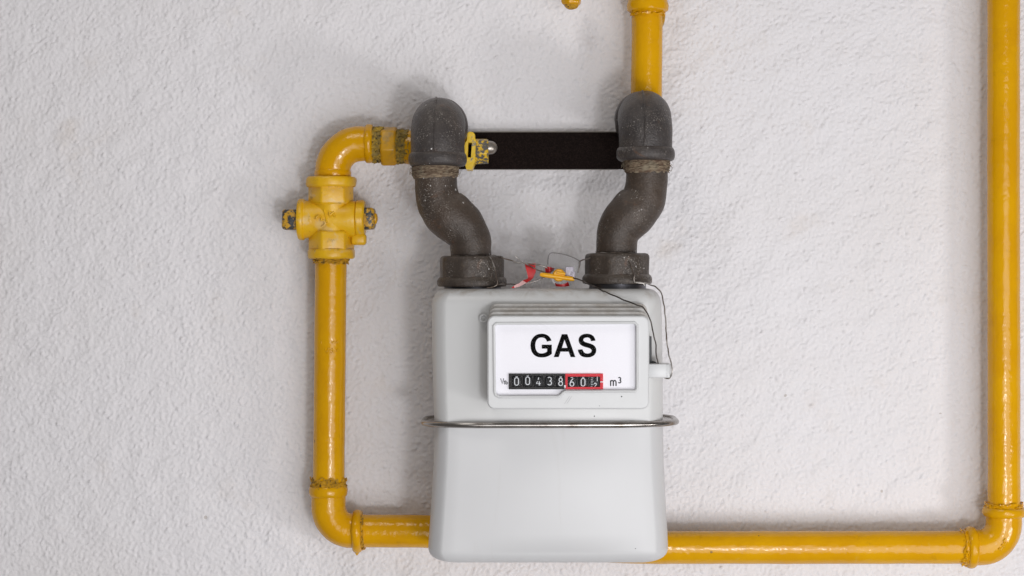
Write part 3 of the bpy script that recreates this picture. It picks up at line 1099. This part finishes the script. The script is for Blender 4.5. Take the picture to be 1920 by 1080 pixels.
cx_ = 0.5 * (bl + br)
for hz in (0.0009, -0.0009):
    for olx in (inner, outer_):
        for k in range(n_):
            x, d = ray(olx, 2 * math.pi * k / n_, cx_, DM)
            V.append(Vector((x, -d, bandz(x) + hz)))
for k in range(n_):
    l = (k + 1) % n_
    Fc += [(k, l, n_ + l, n_ + k), (2 * n_ + k, 3 * n_ + k, 3 * n_ + l, 2 * n_ + l),
           (n_ + k, n_ + l, 3 * n_ + l, 3 * n_ + k), (k, 2 * n_ + k, 2 * n_ + l, l)]
obj('seam_flange', V, Fc, M_STEEL, sb, 40)

# threaded ports under the nuts
for x, y in ((885, 534), (1157, 530)):
    obj('port', *lathe(W(x + 1, y - 8, DC), Vector((W(x + 1, y, DC).x, -DC, zt - 0.002)), [(0, 52 * SC), (0.7, 53.5 * SC), (1, 55 * SC)], 48), M_PORT, meter)

# counter housing: stepped tiers behind a front plate
DI = DF + 0.032
tiers = [(918, 569.5, 1214, 762, DF - 0.004, DF + 0.009), (916.5, 577, 1215, 763, DF - 0.002, DF + 0.017), (915, 584.5, 1216, 765, DF, DF + 0.025)]
tm = None
for k, (x0, y0, x1, y1, d0, d1) in enumerate(tiers):
    a, b = W(x0, y1, d1), W(x1, y0, d1)
    o_ = obj('housing_tier', *slab(rounded_rect(a.x, a.z, b.x, b.z, 0.006), d0, d1, 0.0012), M_DUSTY if k < 3 else M_PLASTIC, meter)
# front plate with the stepped window opening
a, b = W(913.5, 767.5, DI), W(1217.5, 592, DI)
plate_o = rounded_rect(a.x, a.z, b.x, b.z, 0.0058, 8)
win = [(931, 606.5), (1190, 605), (1195, 610), (1195, 729), (1191, 733.5), (1061, 734.5), (1057, 736), (1050, 742.5), (1046, 744), (936, 744.5), (929.5, 741), (927.5, 735), (926, 611)]
winw = pxloop(win, DI)
V, Fc = extrude(plate_o, [winw], DI - 0.0065, DI - 0.0012)
mb = MB().add((V, Fc))
# rounded front edge of the plate
ring = []
V2, F2 = [], []
rows = [(0.0, DI - 0.0012), (0.0004, DI - 0.0005), (0.0012, DI)]
for ins, d in rows:
    V2 += [Vector((p_[0], -d, p_[1])) for p_ in inset_loop(plate_o, ins)]
m = len(plate_o)
for i in range(2):
    for k in range(m):
        l = (k + 1) % m
        F2.append((i * m + k, i * m + l, (i + 1) * m + l, (i + 1) * m + k))
inn = inset_loop(plate_o, 0.0012)
V3, F3 = extrude(inn, [winw], DI - 0.001, DI)
mb.add((V2, F2)).add((V3, F3))
house = mb.build('front_plate', M_PLASTIC, meter, 35)
obj('housing_core', *slab(rounded_rect(a.x + 0.001, a.z + 0.001, b.x - 0.001, b.z - 0.001, 0.0055), DF + 0.02, DI - 0.0064, 0.0005), M_PLASTIC, house)
# raised bead round the window
bw = [W(x, y, DI + 0.0003) for x, y in win]
bw2 = []
for i in range(len(bw)):
    p1, p2 = bw[i], bw[(i + 1) % len(bw)]
    nseg = max(1, int((p2 - p1).length / 0.004))
    for k in range(nseg):
        bw2.append(p1.lerp(p2, k / nseg))
obj('window_bead', *sweep(bw2, 0.0011, 8, closed=True, squash=1.0), M_PLASTIC, house)
# label card, set back in the window
DL = DI - 0.0030
lab = [(928, 609), (1194, 607), (1194, 731), (1060, 732.5), (1049, 741.5), (929, 742.5)]
label = obj('label_card', *extrude(pxloop(lab, DL), [], DL - 0.002, DL), M_LABEL, house, 0)


obj('window_pane', *extrude(pxloop(lab, DI - 0.0008), [], DI - 0.0014, DI - 0.0008), M_COVER, house, 0)


def glyph(polys, holes, name, mat, parent, fn, d, th=0.00025):
    mb = MB()
    for po, hs in zip(polys, holes):
        mb.add(extrude([fn(*p_) for p_ in po], [[fn(*p_) for p_ in h_] for h_ in hs], d - 0.0003, d + th))
    return mb.build(name, mat, parent, 0)


Gp = [(672, 325), (655, 280), (620, 225), (570, 183), (510, 158), (430, 147), (350, 155), (280, 180), (220, 225), (170, 290), (142, 370), (134, 450), (142, 535), (168, 615), (212, 680), (270, 725), (340, 750), (425, 758), (510, 750), (590, 725), (650, 690), (682, 665), (682, 430), (425, 430), (425, 530), (562, 530), (562, 605), (520, 632), (470, 650), (420, 657), (360, 648), (310, 618), (278, 570), (260, 510), (256, 450), (261, 385), (280, 325), (315, 278), (365, 250), (430, 243), (485, 254), (525, 285), (545, 318), (553, 350)]
Ap = [(940, 160), (1080, 160), (1287, 748), (1165, 748), (1115, 608), (905, 608), (858, 748), (732, 748)]
Ah = [(1008, 300), (1083, 512), (940, 512)]
Sp = [(1805, 325), (1790, 270), (1755, 210), (1700, 170), (1640, 152), (1580, 147), (1510, 155), (1450, 178), (1405, 215), (1378, 262), (1370, 315), (1380, 370), (1410, 420), (1455, 455), (1515, 483), (1590, 503), (1650, 520), (1690, 545), (1706, 578), (1695, 620), (1660, 648), (1600, 658), (1545, 650), (1505, 620), (1482, 580), (1466, 547), (1350, 560), (1365, 620), (1400, 685), (1450, 728), (1510, 750), (1590, 758), (1670, 750), (1740, 722), (1790, 680), (1818, 625), (1825, 570), (1815, 515), (1785, 465), (1740, 430), (1680, 403), (1600, 380), (1530, 357), (1497, 330), (1490, 305), (1500, 275), (1535, 252), (1590, 243), (1640, 252), (1670, 280), (1690, 338)]


def gfn(x, y):
    v_ = W(985 + x / 13.714, 615 + y / 13.714, DL)
    return v_.x, v_.z


for po, hs in ((Gp, []), (Ap, [Ah]), (Sp, [])):
    glyph([po], [hs], 'printed_letter', M_INK, house, gfn, DL)


# stroke lettering for the small print and the number wheels
def ell(cx, cy, rx, ry, a0, a1, n=14):
    return [(cx + rx * math.cos(R(a0 + (a1 - a0) * k / n)), cy + ry * math.sin(R(a0 + (a1 - a0) * k / n))) for k in range(n + 1)]


DIG = {
    '0': [ell(0.25, 0.75, .25, .25, 0, 180, 8) + ell(0.25, 0.25, .25, .25, 180, 360, 8) + [(0.5, 0.75)]],
    '4': [[(0.30, 1.0), (0.0, 0.22), (0.52, 0.22)], [(0.36, 0.50), (0.36, -0.02)]],
    '3': [[(0.02, 0.93)] + ell(0.24, 0.75, .23, .25, 120, -90, 10) + ell(0.24, 0.25, .26, .26, 90, -120, 10) + [(0.0, 0.09)]],
    '8': [ell(0.25, 0.76, .21, .24, 0, 360, 16), ell(0.25, 0.26, .25, .27, 0, 360, 16)],
    '6': [[(0.42, 1.0), (0.16, 0.72), (0.02, 0.40)] + ell(0.26, 0.28, .25, .28, 170, 520, 18)],
    '2': [[(0.0, 0.78)] + ell(0.25, 0.76, .24, .24, 170, -20, 10) + [(0.0, 0.0), (0.5, 0.0)]],
    '1': [[(0.25, 1.0), (0.25, 0.0)]],
    'V': [[(0.0, 1.0), (0.27, 0.0), (0.54, 1.0)]],
    't': [[(0.16, 1.15), (0.16, 0.2), (0.24, 0.03), (0.42, 0.03)], [(0.0, 0.8), (0.4, 0.8)]],
    'b': [[(0.0, 1.4), (0.0, 0.0)], ell(0.3, 0.42, .3, .40, 0, 360, 16)],
    'm': [[(0.0, 1.0), (0.0, 0.0)], [(0.0, 0.72)] + ell(0.24, 0.68, .24, .30, 170, 0, 8) + [(0.48, 0.0)], [(0.48, 0.68)] + ell(0.72, 0.68, .24, .30, 170, 0, 8) + [(0.96, 0.0)]],
}


def ribbon(pts, w):
    """flat stroke outline quads in 2-D"""
    P = [Vector(p_) for p_ in pts]
    closed = (P[0] - P[-1]).length < 1e-6
    V, Fc = [], []
    n = len(P)
    for i in range(n):
        if closed:
            t = P[(i + 1) % (n - 1)] - P[(i - 1) % (n - 1)]
        else:
            t = P[min(i + 1, n - 1)] - P[max(i - 1, 0)]
        t = t.normalized() if t.length > 0 else Vector((1, 0))
        nn = Vector((-t.y, t.x)) * w / 2
        V += [P[i] + nn, P[i] - nn]
    for i in range(n - 1):
        Fc.append((2 * i, 2 * i + 1, 2 * i + 3, 2 * i + 2))
    return V, Fc


def flat_text(items, w, name, mat, parent, d):
    """items: (char, px x, px baseline y, px height)"""
    V, Fc = [], []
    for ch, x, y, h in items:
        for st in DIG[ch]:
            v2, f2 = ribbon(st, w / h)
            b_ = len(V)
            V += [W(x + q.x * h, y - q.y * h, d) for q in v2]
            Fc += [tuple(i + b_ for i in f) for f in f2]
    return obj(name, V, Fc, mat, parent, 0)


flat_text([('V', 938.8, 720, 10.4)], 1.5, 'printed_letter', M_GREYINK, house, DL + 0.0002)
flat_text([('t', 944.6, 720.4, 6.0), ('b', 948.3, 720.4, 5.2)], 1.3, 'printed_letter', M_GREYINK, house, DL + 0.00022)
flat_text([('m', 1145, 723.8, 10.5)], 2.2, 'printed_letter', M_GREYINK, house, DL + 0.0002)
flat_text([('3', 1159.2, 717.8, 10.0)], 2.0, 'printed_letter', M_GREYINK, house, DL + 0.0002)

# number wheels behind a black and a red frame
counter = obj('counter_case', *pbox(954.2, 700.7, 1130.6, 730, DL - 0.0012, DL + 0.00005), M_BLACK, meter, 0)
DK = DL + 0.0015


def frame(x0, y0, x1, y1, wx0, wy0, wx1, wy1, name, mat):
    o2 = pxloop([(x0, y0), (x1, y0), (x1, y1), (x0, y1)], DK)
    i2 = pxloop([(wx0, wy0), (wx1, wy0), (wx1, wy1), (wx0, wy1)], DK)
    return obj(name, *extrude(o2, [i2], DL + 0.00005, DK), mat, counter, 0)


frame(954.2, 700.7, 1059.9, 730, 960, 704.2, 1057.6, 725.4, 'counter_frame', M_BLACK)
frame(1060.1, 700.7, 1130.8, 730, 1064.2, 706, 1125.4, 725.6, 'counter_frame', M_RED)
digs = [(968.6, 715.0, '0'), (989.4, 713.8, '0'), (1009.6, 715.0, '4'), (1030.5, 714.3, '3'), (1051.2, 715.6, '8'), (1072.2, 716.8, '6'), (1093.2, 716.5, '0'), (1114.8, 719.0, '')]
RW = 0.014
zc_ = W(0, 715.2, DL).z
dcw = DL + 0.0009 - RW
for x, y, ch in digs:
    c_ = W(x + (0.0 if ch else 0), 715.2, DL)
    hw = 9.4 * S(DL)
    V, Fc = [], []
    ns = 120
    prof = [(-hw, RW - 0.0008), (-hw + 0.0006, RW - 0.0002), (-hw + 0.001, RW - 0.00012), (hw - 0.001, RW - 0.00012), (hw - 0.0006, RW - 0.0002), (hw, RW - 0.0008)]
    for ox, rr_ in prof:
        for k in range(ns):
            a = 2 * math.pi * k / ns
            V.append(Vector((c_.x + ox, -(dcw + rr_ * math.cos(a)), zc_ + rr_ * math.sin(a))))
    for i in range(len(prof) - 1):
        for k in range(ns):
            l = (k + 1) % ns
            Fc.append((i * ns + k, i * ns + l, (i + 1) * ns + l, (i + 1) * ns + k))
    Fc += [tuple(range(ns)), tuple(range((len(prof) - 1) * ns, len(prof) * ns))]
    nblack = len(Fc)

    def put(st, w, h, bx, by):
        v2, f2 = ribbon(st, w / h)
        b_ = len(V)
        for q in v2:
            X = W(bx + q.x * h, 0, DL).x
            zz = W(0, by - q.y * h, DL).z - zc_
            zz = max(-RW * 0.98, min(RW * 0.98, zz))
            V.append(Vector((X, -(dcw + math.sqrt(RW * RW - zz * zz) + 0.00005), zc_ + zz)))
        for f in f2:
            Fc.append(tuple(i + b_ for i in f))

    if ch:
        for st in DIG[ch]:
            put(st, 1.6, 14.4, x - 3.6, y + 7.3)
        if ch in '608':
            put([(0.0, 0.0), (0.4, -0.08), (0.8, 0.0)], 1.2, 5.0, x - 1.8, y - 9.2)
    else:
        put(DIG['1'][0], 1.3, 8.6, 1117.6, 714.6)
        put(DIG['2'][0], 1.4, 8.6, 1113.9, 726.8)
        for ty, tl in ((708.4, 5), (711.5, 3.6), (714.6, 5), (717.8, 3.6), (721.2, 5), (724.2, 3.6)):
            put([(0, 0), (1, 0)], 0.8, tl, 1107.6, ty)
    me_o = obj('number_wheel', V, Fc, [M_WHEEL, M_WHITEINK], counter, 30)
    for pl in me_o.data.polygons:
        pl.material_index = 0 if pl.index < nblack else 1
obj('decimal_comma', *extrude(pxloop([(1057.6, 722.2), (1060.8, 722.2), (1060.6, 726.5), (1058.8, 728.2), (1058.0, 727.4), (1059.0, 725.6), (1057.6, 725.2)], DK), [], DK - 0.0003, DK + 0.0002), M_WHITEINK, counter, 0)
obj('index_mark', *extrude(pxloop([(1125.6, 715.2), (1130.8, 715.2), (1130.8, 717), (1125.6, 717)], DK), [], DK - 0.0003, DK + 0.0002), M_WHITEINK, counter, 0)
# small marks on the front plate
V, Fc = [], []
for dx_ in (0, 4.2):
    b_ = len(V)
    V += [W(1058 + dx_, 757, DI + 0.0001), W(1058.9 + dx_, 757, DI + 0.0001), W(1068.3 + dx_, 743, DI + 0.0001), W(1067.4 + dx_, 743, DI + 0.0001)]
    Fc.append((b_, b_ + 1, b_ + 2, b_ + 3))
obj('scratch_mark', V, Fc, plain('scratch', (0.42, 0.42, 0.42), 0.5), house, 0)


def speck(px, py, d, r, parent):
    obj('dirt_speck', *lathe(W(px, py, d - 0.0004), W(px, py, d + 0.0004), [(0, r), (0.6, r), (1, r * 0.6)], 9), M_SLOT, parent)


for px, py, d, r in ((1165.5, 743.5, DI, 0.00052), (1124, 761, DI, 0.00028)):
    speck(px, py, d, r, house)
for px, py, d, r in ((1114.5, 780.3, DF, 0.0005), (1191.5, 1028.5, DF, 0.0005), (1147, 839, DF, 0.00036), (1180, 934.5, DF, 0.0003)):
    speck(px, py, d, r, meter)

# eyelet at the left of the housing
eye = [W(907 + 6.5 * math.cos(R(a)), 597.5 + 6.5 * math.sin(R(a)), DF + 0.004) for a in range(0, 360, 24)]
obj('eyelet', *sweep(eye, 0.0011, 8, closed=True, up=(0, -1, 0)), M_PLASTIC, meter)
# sealing tab on the right, with the slot above it
o_ = obj('sealing_tab', *pbox(1215.5, 682.5, 1258, 708.5, DF + 0.004, DF + 0.024, 0.0009), M_PLASTIC, meter)
obj('tab_ridge', *pbox(1250.5, 683.5, 1252, 707.5, DF + 0.0235, DF + 0.0244, 0.0002), M_PLASTIC, o_)
obj('slot', *extrude(pxloop([(1217.8, 630.5), (1221.8, 631), (1222, 676.5), (1230, 679), (1234, 682.3), (1217.2, 682.5)], DF + 0.012), [], DF + 0.002, DF + 0.012), M_SLOT, meter, 0)

# ------------------------------------------------------------------ seals, wires and ribbon on top of the meter


def wire(name, label, strands, mat):
    base = W(*strands[0][1][0])
    mb = MB()
    for r, pts in strands:
        q = spline([W(*q) for q in pts], 6)
        q = [v + Vector(noise.noise_vector(v * 160)) * 0.0007 for v in q]
        mb.add(sweep(q, r, 8))
    o = mb.build(name, mat, None, 60, origin=base)
    tag(o, label, 'wire', 'seal wires on the meter')
    return o


fn = DC + 39 * SC + 0.0004      # just in front of a neck
fu = DC + 61 * SC + 0.0011      # just in front of a nut
fr = DC + 66 * SC + 0.0010      # just in front of a nut's flange
wire('seal_wire', 'wire looped round the left union nut, stretching across to the red ribbon', [
    (0.00055, [(843, 483, DC), (846, 481.5, DC + 0.008), (862, 480.5, fn - 0.003), (885, 480.5, fn), (905, 480.5, fn), (918, 480, fn - 0.003), (926, 478, fn - 0.008), (929, 480, fn - 0.012), (921, 481.5, fn - 0.005)]),
    (0.00055, [(912, 478.5, fn - 0.003), (920, 483, fn + 0.004), (925, 496, fu - 0.0005), (929, 513, fu), (931, 523, fr), (931.5, 533, fr), (925, 537, fr), (913, 540.5, fr)]),
    (0.00055, [(929, 480, fn - 0.012), (940, 483, DC + 0.012), (955, 488, DC + 0.012), (972, 492.5, DC + 0.013), (988, 494.5, DC + 0.014), (1005, 496.5, DC + 0.014), (1022, 501, DC + 0.013), (1034, 507, DC + 0.013)]),
    (0.00048, [(931.5, 533, fr), (950, 533, DC + 0.022), (975, 533, DC + 0.014), (998, 529.5, DC + 0.012), (1014, 523, DC + 0.012), (1024, 518, DC + 0.013)]),
    (0.00048, [(964.5, 480.5, DC + 0.015), (975, 488, DC + 0.015), (990, 497, DC + 0.0165), (1004, 504.5, DC + 0.0165), (1018, 509.5, DC + 0.015), (1032, 513, DC + 0.014)]),
], M_WIRE)
wire('seal_wire', 'wire looped round the right union nut, hanging past the meter\'s right edge to the tab', [
    (0.00055, [(1083, 511, DC + 0.006), (1086, 500, DC + 0.006), (1088, 490, DC + 0.006), (1103, 484, DC + 0.012), (1118, 480, DC + 0.016), (1138, 476.5, fn - 0.001), (1160, 474.5, fn), (1168, 473.5, fn)]),
    (0.00048, [(1117, 472.5, DC), (1119, 474, DC + 0.008), (1136, 474.5, fn - 0.004), (1157, 474, fn), (1178, 475, fn - 0.003), (1193, 475.8, DC + 0.006), (1196, 476, DC)]),
    (0.00055, [(1160, 473, fn), (1170, 475.5, fn + 0.002), (1178, 486, fu - 0.003), (1185, 506, fu), (1189, 517, fr), (1191.5, 529, fr), (1205, 531, fr), (1208, 535.5, fr)]),
    (0.00055, [(1191.5, 529, fr), (1206, 530, fr - 0.002), (1220, 533.5, fr), (1233, 541, fr + 0.006), (1241, 555, DF - 0.006), (1246, 580, DF), (1248.5, 605, DF + 0.008), (1250, 635, DF + 0.015), (1254.5, 665, DF + 0.022), (1259.5, 690, DF + 0.0255), (1259.5, 703, DF + 0.0255), (1254, 709.5, DF + 0.022), (1247, 709, DF + 0.016)]),
], M_WIRE)
wire('seal_wire', 'dark thin wire from the yellow seal sloping over the counter down to the tab', [
    (0.00055, [(1060, 518, DC + 0.022), (1078, 521.5, DC + 0.024), (1095, 528, DC + 0.036), (1115, 537.5, DF - 0.014), (1140, 549, DF + 0.0015), (1165, 560, DF + 0.008), (1185, 568, DF + 0.017), (1203, 575.5, DF + 0.026), (1214, 588, DI - 0.002), (1221, 606, DI - 0.001), (1226.5, 630, DI - 0.006), (1230, 655, DI - 0.010), (1234, 684, DF + 0.018)]),
], M_RUSTWIRE)


def strip(name, rows, mat, label, th=0.0006, origin=None, faded=None):
    """ribbon from rows of (left px, left py, right px, right py, depth)"""
    L = spline([W(a, b, e) for a, b, c, d, e in rows], 5)
    Rr = spline([W(c, d, e) for a, b, c, d, e in rows], 5)
    V, Fc = [], []
    n = len(L)
    for k in range(n):
        V += [L[k], Rr[k], Rr[k] + Vector((0, th, 0)), L[k] + Vector((0, th, 0))]
    for i in range(n - 1):
        for k in range(4):
            l = (k + 1) % 4
            Fc.append((4 * i + k, 4 * i + l, 4 * i + 4 + l, 4 * i + 4 + k))
    Fc += [(0, 1, 2, 3), (4 * n - 4, 4 * n - 1, 4 * n - 2, 4 * n - 3)]
    o = obj(name, V, Fc, mat, None, 50, L[0])
    if faded:
        o.data.materials.append(M_PINK)
        for pl in o.data.polygons:
            if pl.index // 4 > n * faded and pl.index < 4 * (n - 4):
                pl.material_index = 1
    tag(o, label, 'ribbon')
    return o


strip('red_ribbon', [(984, 494, 1004.5, 494, DC + 0.0135), (985.5, 502, 1004, 501, DC + 0.016), (988, 511, 1004.5, 508, DC + 0.0175), (989.5, 518, 1002.5, 515, DC + 0.019),
                     (989.5, 522, 997, 524, DC + 0.021), (980, 526, 987, 530, DC + 0.026), (973, 531, 978, 535.5, DC + 0.030), (966, 534.5, 968, 539, DC + 0.033), (959.5, 539, 960, 540.5, DC + 0.035)],
      M_TAPE, 'curled red ribbon with a faded tip hanging from the wire beside the left nut', faded=0.60)
strip('red_ribbon', [(1021.5, 500, 1023, 511, DC + 0.012), (1030, 500.5, 1031, 511.5, DC + 0.014), (1036, 502, 1033, 511, DC + 0.012), (1040, 503, 1039, 505.5, DC + 0.008)],
      M_TAPE, 'small dark red ribbon scrap folded over the wire behind the yellow seal')
strip('red_ribbon', [(1040, 530.5, 1042, 537, DC + 0.018), (1050, 533, 1049, 537.5, DC + 0.021), (1060, 531.5, 1060, 537.5, DC + 0.021), (1065, 528, 1068, 536, DC + 0.018)],
      M_TAPE, 'red ribbon lying on the meter top under the yellow seal')

seal = thing('security_seal', 'yellow plastic seal with bar and round button, on the meter top', 'seal', W(1048, 537, DC + 0.018))
ds = DC + 0.022
a, b = W(1012.5, 514.5, ds), W(1077, 523.5, ds)
mb = MB()
mb.add(sweep(resample([a, b], 0.002), [0.0013] + [0.0019] * (len(resample([a, b], 0.002)) - 2) + [0.0014], 12))
obj('seal_bar', mb.V, mb.F, M_SEAL, seal)
mb = MB()
mb.add(lathe(W(1048, 516, ds - 0.006), W(1048, 516, ds + 0.001), [(0, 0.0050), (0.7, 0.0052), (0.9, 0.0048), (1, 0.004)], 28))
mb.add(sweep(resample([W(1044, 511, ds + 0.0014), W(1060, 513.5, ds + 0.0014)], 0.001), 0.0012, 10))
obj('button', mb.V, mb.F, M_SEAL, seal)
obj('cap', *lathe(W(1050, 521, ds - 0.015), W(1050, 521, ds - 0.0062), [(0, 0.0060), (0.2, 0.0066), (0.85, 0.0066), (1, 0.006)], 24), M_CLEAR, seal)
mb = MB()
mb.add(lumps(box(W(1060, 519, ds - 0.010), W(1076, 500, ds - 0.002), 0.001), 0.0004, 400, 1.0))
mb.add(lumps(box(W(1069, 521, ds - 0.009), W(1079, 509, ds - 0.001), 0.001), 0.0004, 400, 2.0))
obj('clear_block', mb.V, mb.F, plain('cloudy_plastic', (0.74, 0.71, 0.80), 0.25, **{'Transmission Weight': 0.55, 'IOR': 1.35}), seal)

dt = DC + 0.003
tagp = pxloop([(1027, 491), (1028.5, 480), (1031, 475.5), (1035.5, 474), (1050, 475.5), (1068, 480.5), (1084.5, 488), (1088, 491.5), (1087.5, 499), (1083.5, 511), (1078, 516), (1060, 513), (1034, 512), (1028, 500)], dt)
ct = obj('clear_tag', *slab(tagp, dt - 0.0009, dt, 0.0003, 2), M_CLEAR, None, 40, W(1055, 514, dt))
tag(ct, 'clear plastic tag standing up behind the yellow seal between the two nuts', 'tag')
edge_pts = [W(x, y, dt + 0.0002) for x, y in [(1027, 496), (1027.5, 486), (1029.5, 477.5), (1034, 474), (1042, 474.3), (1058, 477), (1074, 482.5), (1086, 489), (1088, 492), (1087, 500), (1083.5, 511)]]
obj('tag_rim', *sweep(spline(edge_pts, 4), 0.00042, 6), plain('grimy_edge', (0.17, 0.16, 0.16), 0.4), ct)
